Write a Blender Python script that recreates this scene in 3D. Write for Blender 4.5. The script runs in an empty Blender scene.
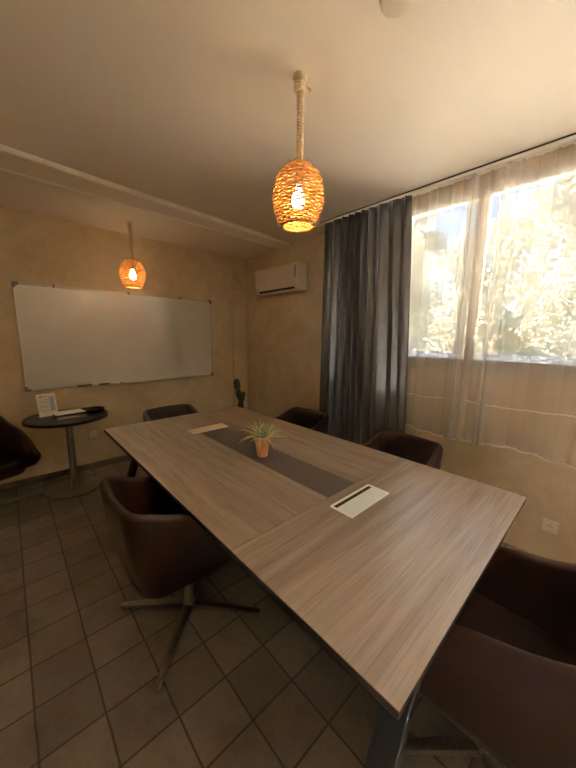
import bpy, bmesh, math, random
from mathutils import Vector, Matrix
PI = math.pi
R = math.radians
C = bpy.context.scene.collection
S = bpy.context.scene
rnd = random.Random(7)

# ------------------------------------------------------------------ room size (metres)
CAMZ = 1.457
WX = 2.65       # inner face of the right wall at the far corner
WW = 2.515      # inner face of the thicker window part of that wall
WY = 3.77       # inner face of the whiteboard wall
XL, YB = -1.75, -3.1
ZHI = 2.577     # main ceiling
ZMID = 2.548
ZLO = 2.536     # far ceiling

# ------------------------------------------------------------------ materials
def mat(name, col, rough=.6, metal=0, spec=.5, coat=0, sheen=0, emis=None, es=0):
    m = bpy.data.materials.new(name); m.use_nodes = True
    b = m.node_tree.nodes['Principled BSDF']
    b.inputs['Base Color'].default_value = (*col, 1)
    b.inputs['Roughness'].default_value = rough
    b.inputs['Metallic'].default_value = metal
    b.inputs['Specular IOR Level'].default_value = spec
    b.inputs['Coat Weight'].default_value = coat
    b.inputs['Sheen Weight'].default_value = sheen
    if emis:
        b.inputs['Emission Color'].default_value = (*emis, 1)
        b.inputs['Emission Strength'].default_value = es
    return m

class NT:
    def __init__(s, m): s.t = m.node_tree; s.n = s.t.nodes; s.l = s.t.links; s.b = s.n['Principled BSDF']
    def new(s, t, **k):
        n = s.n.new(t)
        for a, v in k.items(): setattr(n, a, v)
        return n
    def coord(s, scale=(1,1,1), loc=(0,0,0), rot=(0,0,0), out='Object'):
        c = s.new('ShaderNodeTexCoord'); mp = s.new('ShaderNodeMapping')
        mp.inputs['Scale'].default_value = scale; mp.inputs['Location'].default_value = loc; mp.inputs['Rotation'].default_value = rot
        s.l.new(c.outputs[out], mp.inputs['Vector']); return mp.outputs[0]
    def noise(s, vec, scale=5, detail=4, rough=.55, dist=0):
        n = s.new('ShaderNodeTexNoise'); n.inputs['Scale'].default_value = scale; n.inputs['Detail'].default_value = detail
        n.inputs['Roughness'].default_value = rough; n.inputs['Distortion'].default_value = dist
        if vec is not None: s.l.new(vec, n.inputs['Vector'])
        return n.outputs['Fac']
    def ramp(s, fac, stops):
        r = s.new('ShaderNodeValToRGB'); e = r.color_ramp.elements
        e[0].position, e[0].color = stops[0][0], (*stops[0][1], 1)
        e[1].position, e[1].color = stops[-1][0], (*stops[-1][1], 1)
        for p, c in stops[1:-1]:
            k = e.new(p); k.color = (*c, 1)
        s.l.new(fac, r.inputs['Fac']); return r.outputs['Color']
    def mix(s, a, b, fac, mode='MIX'):
        m = s.new('ShaderNodeMix', data_type='RGBA', blend_type=mode)
        for i, v in ((0, fac), (6, a), (7, b)):
            if hasattr(v, 'links') or hasattr(v, 'is_linked'): s.l.new(v, m.inputs[i])
            elif i == 0: m.inputs[0].default_value = v
            else: m.inputs[i].default_value = (*v, 1)
        return m.outputs[2]
    def bump(s, h, strength=.2, dist=.01):
        b = s.new('ShaderNodeBump'); b.inputs['Strength'].default_value = strength; b.inputs['Distance'].default_value = dist
        s.l.new(h, b.inputs['Height']); s.l.new(b.outputs[0], s.b.inputs['Normal'])
    def col(s, c): s.l.new(c, s.b.inputs['Base Color'])

def noisy(name, c1, c2, scale, rough=.6, bump=.15, bd=.004, detail=5, bscale=None, **k):
    m = mat(name, c1, rough, **k); t = NT(m); v = t.coord()
    f = t.noise(v, scale, detail)
    t.col(t.ramp(f, [(.35, c1), (.65, c2)]))
    t.bump(t.noise(v, bscale or scale*3, 6), bump, bd)
    return m

def m_wall():
    m = mat('ochre_plaster', (.6,.47,.3), .8, spec=.25); t = NT(m); v = t.coord()
    a = t.noise(v, 1.6, 6, .6, .6); b = t.noise(v, 9, 6, .65, .3)
    c1 = t.ramp(a, [(.3, (.57,.45,.30)), (.5, (.66,.535,.37)), (.72, (.73,.61,.45))])
    c2 = t.ramp(b, [(.3, (.86,.82,.76)), (.7, (1.05,1.04,1.02))])
    t.col(t.mix(c1, c2, .75, 'MULTIPLY'))
    t.bump(b, .35, .006); return m
def m_ceil():
    m = mat('ceiling_paint', (.74,.67,.56), .75, spec=.25); t = NT(m); v = t.coord()
    a = t.noise(v, 1.3, 4)
    t.col(t.ramp(a, [(.3, (.80,.71,.605)), (.7, (.84,.755,.655))]))
    t.bump(t.noise(v, 30, 3), .08, .003); return m
def m_floor():
    m = mat('terracotta_tiles', (.2,.15,.12), .45, spec=.4); t = NT(m)
    v = t.coord(loc=(-.152+.205*8, -.58+.2015*16+.0, 0))
    br = t.new('ShaderNodeTexBrick', offset=0.0, squash=1.0)
    br.inputs['Scale'].default_value = 1; br.inputs['Brick Width'].default_value = .205; br.inputs['Row Height'].default_value = .2015
    br.inputs['Mortar Size'].default_value = .0045; br.inputs['Mortar Smooth'].default_value = .25; br.inputs['Bias'].default_value = 0
    br.inputs['Color1'].default_value = (.205,.165,.135,1); br.inputs['Color2'].default_value = (.275,.225,.185,1); br.inputs['Mortar'].default_value = (.10,.078,.060,1)
    wob = t.noise(t.coord(), 6, 2); 
    sub = t.new('ShaderNodeVectorMath', operation='SCALE'); sub.inputs['Scale'].default_value = .006
    nv = t.new('ShaderNodeTexNoise'); nv.inputs['Scale'].default_value = 7; t.l.new(t.coord(), nv.inputs['Vector'])
    t.l.new(nv.outputs['Color'], sub.inputs[0])
    ad = t.new('ShaderNodeVectorMath', operation='ADD'); t.l.new(v, ad.inputs[0]); t.l.new(sub.outputs[0], ad.inputs[1])
    t.l.new(ad.outputs[0], br.inputs['Vector'])
    st = t.ramp(t.noise(t.coord(), 4.5, 6, .6, .4), [(.3, (.72,.70,.68)), (.5, (1,1,1)), (.72, (1.22,1.2,1.14))])
    fine = t.ramp(t.noise(t.coord(), 40, 4), [(.3, (.9,.9,.9)), (.7, (1.08,1.08,1.08))])
    c = t.mix(br.outputs['Color'], st, .9, 'MULTIPLY'); c = t.mix(c, fine, .8, 'MULTIPLY')
    sh = t.new('ShaderNodeTexVoronoi'); sh.inputs['Scale'].default_value = 6
    t.col(c)
    inv = t.new('ShaderNodeMath', operation='SUBTRACT'); inv.inputs[0].default_value = 1; t.l.new(br.outputs['Fac'], inv.inputs[1])
    mul = t.new('ShaderNodeMath', operation='MULTIPLY_ADD'); t.l.new(t.noise(t.coord(), 12, 4), mul.inputs[0]); mul.inputs[1].default_value = .35; t.l.new(inv.outputs[0], mul.inputs[2])
    t.bump(mul.outputs[0], .5, .005)
    rr = t.ramp(t.noise(t.coord(), 9, 4), [(.3, (.36,)*3), (.7, (.6,)*3)]); t.l.new(rr, t.b.inputs['Roughness'])
    return m
def m_wood(name, along):
    m = mat(name, (.3,.2,.13), .42, spec=.5, coat=1); t = NT(m); t.b.inputs['Coat Roughness'].default_value = .27; t.b.inputs['Coat IOR'].default_value = 2.2
    s1 = (9, .55, 9) if along == 'Y' else (.55, 9, 9)
    s2 = (75, 1.6, 75) if along == 'Y' else (1.6, 75, 75)
    a = t.noise(t.coord(s1), 2.2, 5, .6, .7); b = t.noise(t.coord(s2), 2.0, 5, .7, .4)
    c = t.ramp(a, [(.28, (.235,.172,.124)), (.5, (.325,.25,.19)), (.75, (.40,.325,.258))])
    d = t.ramp(b, [(.30, (.62,.58,.54)), (.48, (1,1,1)), (.75, (1.14,1.12,1.1))])
    t.col(t.mix(c, d, .8, 'MULTIPLY'))
    rr = t.ramp(b, [(.3, (.52,)*3), (.7, (.40,)*3)]); t.l.new(rr, t.b.inputs['Roughness'])
    t.bump(b, .12, .002); return m
def m_leather():
    m = mat('brown_leather', (.035,.014,.01), .38, spec=.5); t = NT(m); v = t.coord()
    t.col(t.ramp(t.noise(v, 7, 5), [(.3, (.026,.0095,.0065)), (.7, (.042,.017,.0115))]))
    vo = t.new('ShaderNodeTexVoronoi'); vo.inputs['Scale'].default_value = 260; t.l.new(v, vo.inputs['Vector'])
    t.bump(vo.outputs['Distance'], .08, .001); return m
def m_drape():
    m = mat('taupe_satin', (.075,.058,.05), .34, spec=1, sheen=.5); t = NT(m); v = t.coord((1,1,.08))
    t.col(t.ramp(t.noise(v, 40, 3), [(.3, (.040,.031,.027)), (.7, (.058,.045,.039))]))
    t.b.inputs['Sheen Roughness'].default_value = .4
    return m
def m_sheer(name, transp, tint=(.85,.82,.79)):
    m = bpy.data.materials.new(name); m.use_nodes = True; t = m.node_tree; n = t.nodes; n.clear()
    out = n.new('ShaderNodeOutputMaterial'); tr = n.new('ShaderNodeBsdfTransparent'); tl = n.new('ShaderNodeBsdfTranslucent'); df = n.new('ShaderNodeBsdfDiffuse')
    for x in (tl, df): x.inputs['Color'].default_value = (*tint, 1)
    m1 = n.new('ShaderNodeMixShader'); m1.inputs[0].default_value = .45; t.links.new(tl.outputs[0], m1.inputs[1]); t.links.new(df.outputs[0], m1.inputs[2])
    m2 = n.new('ShaderNodeMixShader'); t.links.new(m1.outputs[0], m2.inputs[1]); t.links.new(tr.outputs[0], m2.inputs[2])
    # cloth seen at a slant covers more: the weave closes up with the angle
    lw = n.new('ShaderNodeLayerWeight'); lw.inputs['Blend'].default_value = .35
    mr = n.new('ShaderNodeMapRange'); mr.inputs['From Min'].default_value = 0; mr.inputs['From Max'].default_value = 1
    mr.inputs['To Min'].default_value = transp; mr.inputs['To Max'].default_value = transp*.25
    t.links.new(lw.outputs['Facing'], mr.inputs['Value'])
    t.links.new(mr.outputs[0], m2.inputs[0]); t.links.new(m2.outputs[0], out.inputs[0]); return m
def m_glass():
    m = bpy.data.materials.new('window_glass'); m.use_nodes = True; t = m.node_tree; n = t.nodes; n.clear()
    out = n.new('ShaderNodeOutputMaterial'); tr = n.new('ShaderNodeBsdfTransparent'); g = n.new('ShaderNodeBsdfGlossy'); g.inputs['Roughness'].default_value = .02
    tr.inputs['Color'].default_value = (.95,.97,.96,1)
    fr = n.new('ShaderNodeFresnel'); fr.inputs['IOR'].default_value = 1.45
    mx = n.new('ShaderNodeMixShader'); t.links.new(fr.outputs[0], mx.inputs[0]); t.links.new(tr.outputs[0], mx.inputs[1]); t.links.new(g.outputs[0], mx.inputs[2])
    t.links.new(mx.outputs[0], out.inputs[0]); return m
def m_leaf(name, c1, c2, tw=.45):
    m = bpy.data.materials.new(name); m.use_nodes = True; t = NT(m)
    c = t.ramp(t.noise(t.coord(), 2.2, 4), [(.35, c1), (.65, c2)])
    t.col(c); t.b.inputs['Roughness'].default_value = .6
    tl = t.new('ShaderNodeBsdfTranslucent'); t.l.new(c, tl.inputs['Color'])
    mx = t.new('ShaderNodeMixShader'); mx.inputs[0].default_value = tw
    o = t.n['Material Output']; t.l.new(t.b.outputs[0], mx.inputs[1]); t.l.new(tl.outputs[0], mx.inputs[2]); t.l.new(mx.outputs[0], o.inputs[0])
    return m

M = dict(
    wall=m_wall(), ceil=m_ceil(), floor=m_floor(), woodY=m_wood('walnut_veneer_lengthwise','Y'), woodX=m_wood('walnut_veneer_crosswise','X'),
    leather=m_leather(), drape=m_drape(), sheer=m_sheer('sheer_voile', .70), hem=m_sheer('sheer_hem', .22), glass=m_glass(),
    baseb=noisy('baseboard_tile', (.13,.10,.08), (.19,.15,.115), 12, .45),
    ctrim=noisy('lit_edge_and_rail_paint', (.88,.83,.73), (.90,.85,.75), 3, .6, .03),
    strip=noisy('taupe_inlay', (.095,.075,.070), (.112,.090,.084), 60, .42, .05, .001),
    edge=mat('dark_edge_band', (.028,.017,.013), .5), black=noisy('black_powder_coat', (.012,.012,.013), (.018,.018,.019), 50, .45, .05, .001),
    steel=noisy('brushed_steel', (.42,.38,.34), (.50,.46,.42), 60, .32, .04, .001, metal=1),
    dsteel=noisy('dark_brown_steel', (.30,.25,.21), (.38,.32,.27), 60, .36, .04, .001, metal=1),  # darker, browner steel for the chair bases and side table foot
    board=noisy('whiteboard_enamel', (.66,.65,.63), (.70,.69,.67), 2.5, .2, .01, .001, bscale=3, coat=1),
    alu=noisy('anodised_aluminium', (.55,.52,.47), (.62,.59,.54), 40, .38, .03, .001, metal=1),
    greyp=mat('grey_plastic', (.22,.20,.18), .5), whitep=noisy('white_plastic', (.85,.85,.82), (.88,.88,.85), 20, .4, .02, .001),
    cream=noisy('cream_plastic', (.70,.62,.48), (.74,.66,.52), 20, .4, .02, .001),
    acp=noisy('air_conditioner_shell', (.76,.66,.55), (.79,.69,.58), 8, .35, .02, .001),
    dark=mat('dark_slot', (.02,.018,.016), .6), led=mat('indicator_window', (.30,.25,.20), .2),
    winf=noisy('window_frame_paint', (.34,.30,.26), (.38,.34,.30), 12, .4, .03, .001),
    mull=noisy('window_mullion_paint', (.55,.46,.36), (.60,.51,.40), 12, .45, .03, .001),
    sill=noisy('stone_sill', (.27,.225,.19), (.34,.29,.25), 25, .5, .08, .002),
    rope=noisy('jute_rope', (.62,.48,.29), (.76,.62,.41), 90, .85, .4, .002),
    terra=noisy('terracotta', (.62,.25,.11), (.74,.34,.17), 18, .75, .12, .002),
    soil=noisy('potting_soil', (.03,.02,.012), (.07,.045,.03), 120, .95, .8, .004),
    dwood=noisy('wenge_laminate', (.022,.013,.010), (.034,.020,.015), 20, .28, .05, .001),
    felt=noisy('brown_eraser', (.22,.12,.06), (.34,.20,.10), 40, .8, .2, .002),
    paper=mat('white_paper', (.85,.84,.80), .7), ink=mat('grey_print', (.35,.36,.38), .7), blueink=mat('pale_blue_print', (.45,.60,.72), .7), cyan=mat('teal_print', (.25,.45,.42), .7),
    goldink=mat('ochre_print', (.62,.50,.22), .7), acry=mat('acrylic', (.8,.82,.82), .08, spec=.6),
    cactus=noisy('cactus_skin', (.030,.055,.014), (.055,.085,.025), 14, .5, .3, .004), spine=mat('cactus_spine', (.6,.5,.3), .6),
    bark=noisy('tree_bark', (.055,.042,.030), (.09,.07,.05), 14, .9, .6, .02), grass=noisy('dry_garden_ground', (.52,.46,.33), (.62,.56,.42), 2, .95, .3, .03),
    alarm=noisy('detector_plastic', (.62,.52,.40), (.66,.56,.44), 20, .5, .02, .001),
    lidp=noisy('pale_lid', (.72,.80,.84), (.78,.85,.88), 30, .3, .02, .001),
)
M['ledge'] = noisy('ledge_sky_blue', (.30,.36,.46), (.34,.40,.49), 5, .6)  # blue of the sky put into the ledge colour
_b = NT(M['board']).b; _b.inputs['Coat IOR'].default_value = 1.8; _b.inputs['Coat Roughness'].default_value = .11
M['bounce_terrace'] = noisy('pale_bounce_stone', (.67,.645,.62), (.75,.725,.70), 3, .8)
M['leafA'] = m_leaf('pale_olive_leaves', (.036,.032,.018), (.054,.049,.032))
M['leafB'] = m_leaf('yellow_green_leaves', (.031,.031,.015), (.047,.045,.025))
M['leafC'] = m_leaf('grey_green_leaves', (.055,.056,.030), (.09,.087,.052))
M['spider'] = m_leaf('agave_green', (.14,.21,.04), (.28,.35,.10), .25)
M['spider_pale'] = m_leaf('agave_pale_margin', (.62,.62,.34), (.80,.78,.52), .3)
def m_wicker():
    m = mat('wicker', (.70,.40,.12), .6, spec=.3); t = NT(m)
    c = t.ramp(t.noise(t.coord(), 45, 3), [(.3, (.42,.19,.038)), (.7, (.68,.36,.09))])
    t.col(c)
    tl = t.new('ShaderNodeBsdfTranslucent'); t.l.new(c, tl.inputs['Color'])
    mx = t.new('ShaderNodeMixShader'); mx.inputs[0].default_value = .15
    o = t.n['Material Output']; t.l.new(t.b.outputs[0], mx.inputs[1]); t.l.new(tl.outputs[0], mx.inputs[2]); t.l.new(mx.outputs[0], o.inputs[0]); return m
M['wicker'] = m_wicker(); M['tape'] = m_sheer('header_tape', .5, (.62,.56,.48))
M['bulb'] = mat('lit_bulb', (1,.8,.5), .3, emis=(1,.78,.48), es=30)

# ------------------------------------------------------------------ helpers
def obj(name, bm, m, parent=None, smooth=True, bevel=0, seg=2, angle=35):
    me = bpy.data.meshes.new(name)
    bmesh.ops.recalc_face_normals(bm, faces=bm.faces[:])
    bm.to_mesh(me); bm.free()
    for mm in (m if isinstance(m, (list, tuple)) else [m]): me.materials.append(mm)
    if smooth:
        for p in me.polygons: p.use_smooth = True
        me.set_sharp_from_angle(angle=R(angle))
    o = bpy.data.objects.new(name, me); C.objects.link(o)
    if parent: o.parent = parent
    if bevel:
        b = o.modifiers.new('bevel', 'BEVEL'); b.width = bevel; b.segments = seg; b.limit_method = 'ANGLE'; b.angle_limit = R(40); b.harden_normals = False
    return o
def thing(name, label, cat, loc=(0,0,0), rotz=0, group=None):
    o = bpy.data.objects.new(name, None); C.objects.link(o); o.empty_display_size = .1
    o.location = loc; o.rotation_euler = (0,0,rotz); o['label'] = label; o['category'] = cat
    if group: o['group'] = group
    return o
def tag(o, label, cat, group=None):
    o['label'] = label; o['category'] = cat
    if group: o['group'] = group
    return o
def struct(name, bm, m, parent=None, **k):
    o = obj(name, bm, m, parent, **k)
    if not parent: o['kind'] = 'structure'
    return o
def box(bm, x0, x1, y0, y1, z0, z1, mi=0, mtx=None):
    vs = [bm.verts.new((x,y,z)) for z in (z0,z1) for x,y in ((x0,y0),(x1,y0),(x1,y1),(x0,y1))]
    if mtx: 
        for v in vs: v.co = mtx @ v.co
    for f in ((3,2,1,0),(4,5,6,7),(0,1,5,4),(1,2,6,5),(2,3,7,6),(3,0,4,7)):
        bm.faces.new([vs[i] for i in f]).material_index = mi
    return vs
def B(): return bmesh.new()
def bx(*a, **k):
    b = B(); box(b, *a, **k); return b
def tube(bm, pts, r, n=8, cap=True, mi=0):
    pts = [Vector(p) for p in pts]; rs = r if isinstance(r, (list, tuple)) else [r]*len(pts)
    rings = []; up = None
    for i, p in enumerate(pts):
        d = (pts[min(i+1, len(pts)-1)] - pts[max(i-1, 0)]).normalized()
        if up is None:
            up = Vector((0,0,1)) if abs(d.z) < .9 else Vector((1,0,0))
        a = d.cross(up); a = a.normalized() if a.length > 1e-6 else Vector((1,0,0)); up = a.cross(d).normalized()
        rings.append([bm.verts.new(p + (a*math.cos(2*PI*k/n) + up*math.sin(2*PI*k/n))*rs[i]) for k in range(n)])
    for A_, B_ in zip(rings, rings[1:]):
        for k in range(n): bm.faces.new((A_[k], A_[(k+1)%n], B_[(k+1)%n], B_[k])).material_index = mi
    if cap:
        bm.faces.new(rings[0][::-1]).material_index = mi; bm.faces.new(rings[-1]).material_index = mi
    return rings
def lathe(bm, prof, n=32, cx=0, cy=0, mi=0):
    rings = []
    for r, z in prof:
        if r < 1e-5: rings.append([bm.verts.new((cx,cy,z))])
        else: rings.append([bm.verts.new((cx+r*math.cos(2*PI*k/n), cy+r*math.sin(2*PI*k/n), z)) for k in range(n)])
    for A_, B_ in zip(rings, rings[1:]):
        for k in range(n):
            k2 = (k+1)%n
            if len(A_) == 1 and len(B_) == 1: continue
            if len(A_) == 1: f = (A_[0], B_[k2], B_[k])
            elif len(B_) == 1: f = (A_[k], A_[k2], B_[0])
            else: f = (A_[k], A_[k2], B_[k2], B_[k])
            bm.faces.new(f).material_index = mi
def prism(bm, poly, z0, z1, mi=0):
    a = [bm.verts.new((x,y,z0)) for x,y in poly]; b = [bm.verts.new((x,y,z1)) for x,y in poly]
    n = len(poly)
    bm.faces.new(a[::-1]).material_index = mi; bm.faces.new(b).material_index = mi
    for k in range(n): bm.faces.new((a[k], a[(k+1)%n], b[(k+1)%n], b[k])).material_index = mi
def rrect(x0, x1, y0, y1, r, n=5):
    p = []
    for cx, cy, a0 in ((x1-r, y1-r, 0), (x0+r, y1-r, 90), (x0+r, y0+r, 180), (x1-r, y0+r, 270)):
        for k in range(n+1):
            a = R(a0 + 90*k/n); p.append((cx+r*math.cos(a), cy+r*math.sin(a)))
    return p
def hermite(x, pts):
    if x <= pts[0][0]: return pts[0][1]
    for (xa, ya), (xb, yb) in zip(pts, pts[1:]):
        if x <= xb:
            t = (x-xa)/(xb-xa); return ya + (yb-ya)*t
    return pts[-1][1]
def smoothf(x, pts, w=.03): return sum(hermite(x+w*k/4, pts) for k in range(-4, 5))/9
def dup(root, loc, rotz, label=None, group=None):
    r = root.copy(); C.objects.link(r); r.location = loc; r.rotation_euler = (0,0,rotz)
    if label: r['label'] = label
    if group: r['group'] = group
    for ch in list(root.children):
        c = ch.copy(); C.objects.link(c); c.parent = r
        for g in ch.children:
            d = g.copy(); C.objects.link(d); d.parent = c
    return r

# ------------------------------------------------------------------ the room
struct('floor', bx(XL-.2, WX+.3, YB-.2, WY+.2, -.12, 0), M['floor'], smooth=False)
# whiteboard wall with the shallow projecting strip near the corner
struct('wall_back', bx(XL-.2, WX+.3, WY, WY+.2, 0, ZHI+.2), M['wall'], smooth=False)
struct('trim_1', bx(2.40, WX, WY-.018, WY, 0, ZLO), M['wall'], smooth=False, bevel=.006)
DY0, DY1, DZ1 = -1.95, -1.05, 2.30     # unseen glazed opening, added on the left to brighten the room
b = B(); box(b, XL-.2, XL, YB, DY0, 0, ZHI+.2); box(b, XL-.2, XL, DY1, WY, 0, ZHI+.2); box(b, XL-.2, XL, DY0, DY1, DZ1, ZHI+.2)
struct('wall_left', b, M['wall'], smooth=False)
b = B(); dm = (DY0+DY1)/2
box(b, XL-.14, XL-.08, DY0, DY1, 0, .07); box(b, XL-.14, XL-.08, DY0, DY1, DZ1-.06, DZ1)
for ya, yb in ((DY0, DY0+.06), (dm-.05, dm+.05), (DY1-.06, DY1)): box(b, XL-.14, XL-.08, ya, yb, .07, DZ1-.06)
added_door = struct('added_door_1', b, M['winf'], smooth=False, bevel=.004)
for ya, yb in ((DY0+.06, dm-.05), (dm+.05, DY1-.06)): obj('pane', bx(XL-.112, XL-.108, ya, yb, .07, DZ1-.06), M['glass'], added_door, smooth=False)
b = B(); tube(b, [(XL-.08, dm-.02, 1.0), (XL-.045, dm-.02, 1.0), (XL-.045, dm-.02, 1.12)], .009, 10); obj('added_door_handle', b, M['alu'], added_door)
struct('bounce_terrace', bx(XL-9, XL-.2, -12, 12, -.2, -.02), M['bounce_terrace'], smooth=False)  # unseen sunlit slab, added to bounce light in from the left
struct('wall_front', bx(XL-.2, WX+.3, YB-.2, YB, 0, ZHI+.2), M['wall'], smooth=False)
WY0, WY1, WZ0, WZ1 = -2.85, 1.80, 1.285, 2.478
b = B()
box(b, WW, WW+.075, YB, 1.98, 0, WZ0-.055); box(b, WW, WW+.075, YB, 1.98, WZ1, ZHI+.2)
box(b, WW, WW+.075, YB, WY0, WZ0-.055, WZ1); box(b, WW, WW+.075, WY1, 1.98, WZ0-.055, WZ1); box(b, WW+.075, WX+.20, 1.86, 1.98, 0, ZHI+.2)
box(b, WX, WX+.20, 1.98, WY, 0, ZHI+.2)
struct('wall_right', b, M['wall'], smooth=False)
# ceiling: main slab, then two small downward steps toward the whiteboard (their edges run a little out of square)
def step_slab(y_at_left, y_at_right, z, name, m, thick=.25):
    b = B(); xa, xb = XL-.2, WX+.3
    sl = (y_at_right-y_at_left)/(2.6-.09)
    ya, yb = y_at_left+(xa-.09)*sl, y_at_left+(xb-.09)*sl
    prism(b, [(xa, ya), (xb, yb), (xb, WY+.2), (xa, WY+.2)], z, z+thick)
    return struct(name, b, m, smooth=False)
def lit_edge_bar(name, ya, yb, wd, z0, z1):  # added bars, paler than the ceiling, standing in for window-lit step faces
    b = B(); xa, xb = XL, WX; sl = (yb-ya)/(2.6-.09); p = ya+(xa-.09)*sl; q_ = ya+(xb-.09)*sl
    prism(b, [(xa, p), (xb, q_), (xb, q_+wd), (xa, p+wd)], z0, z1-.0005); return struct(name, b, M['ctrim'], smooth=False, bevel=.004)
struct('ceiling', bx(XL-.2, WX+.3, YB-.2, WY+.2, ZHI, ZHI+.3), M['ceil'], smooth=False)
step_slab(2.675, 2.865, ZMID, 'trim_3', M['ceil'], .04)
lit_edge_bar('trim_2', 2.655, 2.845, .020, ZMID-.008, ZHI)
lit_edge_bar('trim_6', 2.930, 3.015, .012, ZLO-.004, ZMID)
step_slab(2.945, 3.03, ZLO, 'trim_4', M['ceil'], .04)
struct('baseboard_back', bx(XL, 2.40, WY-.012, WY, 0, .062), M['baseb'], smooth=False, bevel=.003)
struct('baseboard_right', bx(WX-.012, WX, 1.98, WY-.018, 0, .062), M['baseb'], smooth=False, bevel=.003)
struct('baseboard_left', bx(XL, XL+.012, DY1, WY-.012, 0, .062), M['baseb'], smooth=False, bevel=.003)

# window
FX0, FX1 = WW+.006, WW+.062
b = B()
box(b, FX0, FX1, WY0, WY1, WZ0, WZ0+.016); box(b, FX0, FX1, WY0, WY1, WZ1-.05, WZ1)
box(b, FX0, FX1, WY0, WY0+.05, WZ0+.016, WZ1-.05); box(b, FX0, FX1, WY1-.05, WY1, WZ0+.016, WZ1-.05)
w1 = struct('window_1', b, M['winf'], smooth=False, bevel=.004)
mull_y = [.752, -.40, -1.6]
for y in mull_y:
    obj('window_mullion', bx(FX0-.01, FX1+.005, y-.030, y+.030, WZ0+.016, WZ1-.05), M['mull'], w1, smooth=False, bevel=.004)
ys = [WY1-.05] + [v for y in mull_y for v in (y+.030, y-.030)] + [WY0+.05]
for k in range(0, len(ys), 2):
    obj('pane', bx(FX0+.028, FX0+.032, ys[k+1], ys[k], WZ0+.016, WZ1-.05), M['glass'], w1, smooth=False)
struct('trim_5', bx(WW-.012, WW+.10, WY0-.02, WY1+.02, WZ0-.055, WZ0), M['sill'], smooth=False, bevel=.005)

b = B(); vs = [(WW+.17,1.16),(WW+.17,1.255),(WW+.60,1.324),(WW+.62,1.324),(WW+.62,1.16)]  # sloping ledge added to give the bright band below the glass
a = [b.verts.new((x, WY0-.3, z)) for x, z in vs]; c = [b.verts.new((x, WY1+.3, z)) for x, z in vs]
b.faces.new(a[::-1]); b.faces.new(c)
for k in range(5): b.faces.new((a[k], a[(k+1)%5], c[(k+1)%5], c[k]))
struct('trim_7', b, M['ledge'], smooth=False)

# ------------------------------------------------------------------ meeting table
TT = .74
tb = thing('meeting_table', 'long walnut veneer meeting table with dark inlay strip and splayed black legs', 'table', (1.09, 1.405, 0))
def loc(bm, dx=-1.09, dy=-1.405, dz=0):
    bmesh.ops.translate(bm, vec=(dx,dy,dz), verts=bm.verts[:]); return bm
T0x, T1x, T0y, T1y = .492, 1.692, .203, 2.607
SPL = .806
b = bx(T0x, T1x, SPL+.0015, T1y, TT-.004, TT); far = obj('tabletop', loc(b), M['woodY'], tb, smooth=False, bevel=.001)
b = bx(T0x, T1x, T0y, SPL-.0015, TT-.004, TT); near = obj('tabletop', loc(b), M['woodX'], tb, smooth=False, bevel=.001)
near['label'] = 'near end of the tabletop, grain running across'
b = bx(T0x+.001, T1x-.001, T0y+.001, T1y-.001, TT-.026, TT-.004); obj('edge_band', loc(b), M['edge'], tb, smooth=False, bevel=.002)
b = bx(1.0, 1.21, SPL+.003, 2.035, TT+.0002, TT+.0012); obj('inlay_strip', loc(b), M['strip'], tb, smooth=False)
for a, c in ((T0x+.10, T0x+.16), (T1x-.16, T1x-.10)):
    obj('rail', loc(bx(a, c, T0y+.22, T1y-.22, TT-.066, TT-.0262)), M['black'], tb, smooth=False, bevel=.003)
for y in (.255, 1.375, 2.475):
    obj('crossbar', loc(bx(T0x+.16, T1x-.16, y, y+.07, TT-.066, TT-.0265)), M['black'], tb, smooth=False, bevel=.003)
for sx in (-1, 1):
    for ty, fy, tx, fx in ((-1.115, -1.115, .28, .65), (1.105, 1.095, .335, .585)):
        top = Vector((sx*tx, ty, TT-.045)); foot = Vector((sx*fx, fy, 0))
        b = B(); rings = []
        for t_ in (0, 1):
            p = top.lerp(foot, t_)
            rings.append([b.verts.new(p + Vector((i*.020, j*.037, 0))) for i, j in ((-1,-1),(1,-1),(1,1),(-1,1))])
        for k in range(4): b.faces.new((rings[0][k], rings[0][(k+1)%4], rings[1][(k+1)%4], rings[1][k]))
        b.faces.new(rings[0]); b.faces.new(rings[-1][::-1])
        obj('leg', b, M['black'], tb, smooth=False, bevel=.004)

def cable_port(x0, x1, y0, y1, label, lid, slot_dark=True):
    t = thing('cable_port', label, 'cable port', ((x0+x1)/2, (y0+y1)/2, TT), 0)
    hx, hy = (x1-x0)/2, (y1-y0)/2
    b = B(); o = rrect(-hx, hx, -hy, hy, .006); i = rrect(-hx+.011, hx-.011, -hy+.009, hy-.009, .003)
    # ring frame
    n = len(o); vo0 = [b.verts.new((x,y,0.0003)) for x,y in o]; vo = [b.verts.new((x,y,.003)) for x,y in o]; vi = [b.verts.new((x,y,.003)) for x,y in i]; vi0 = [b.verts.new((x,y,0.0003)) for x,y in i]
    for k in range(n):
        k2 = (k+1)%n
        b.faces.new((vo0[k], vo0[k2], vo[k2], vo[k])); b.faces.new((vo[k], vo[k2], vi[k2], vi[k])); b.faces.new((vi[k], vi[k2], vi0[k2], vi0[k])); b.faces.new((vi0[k], vi0[k2], vo0[k2], vo0[k]))
    obj('port_frame', b, M['whitep'], t)
    b = bx(-hx+.012, hx-.012, -hy+.010, hy-.030, .0004, .0026)
    for k in range(5):
        yy = -hy+.018+k*(2*hy-.055)/5
        box(b, -hx+.03, hx-.03, yy, yy+.0015, .0026, .0032)
    obj('port_lid', b, lid, t, smooth=False, bevel=.0008)
    obj('brush_slot', bx(-hx+.016, hx-.020, hy-.028, hy-.014, .0004, .0022), M['dark'] if slot_dark else M['cream'], t, smooth=False)
    return t
cable_port(.950, 1.246, .640, .756, 'white cable port with black slot in the near part of the table', M['lidp'])
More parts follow.
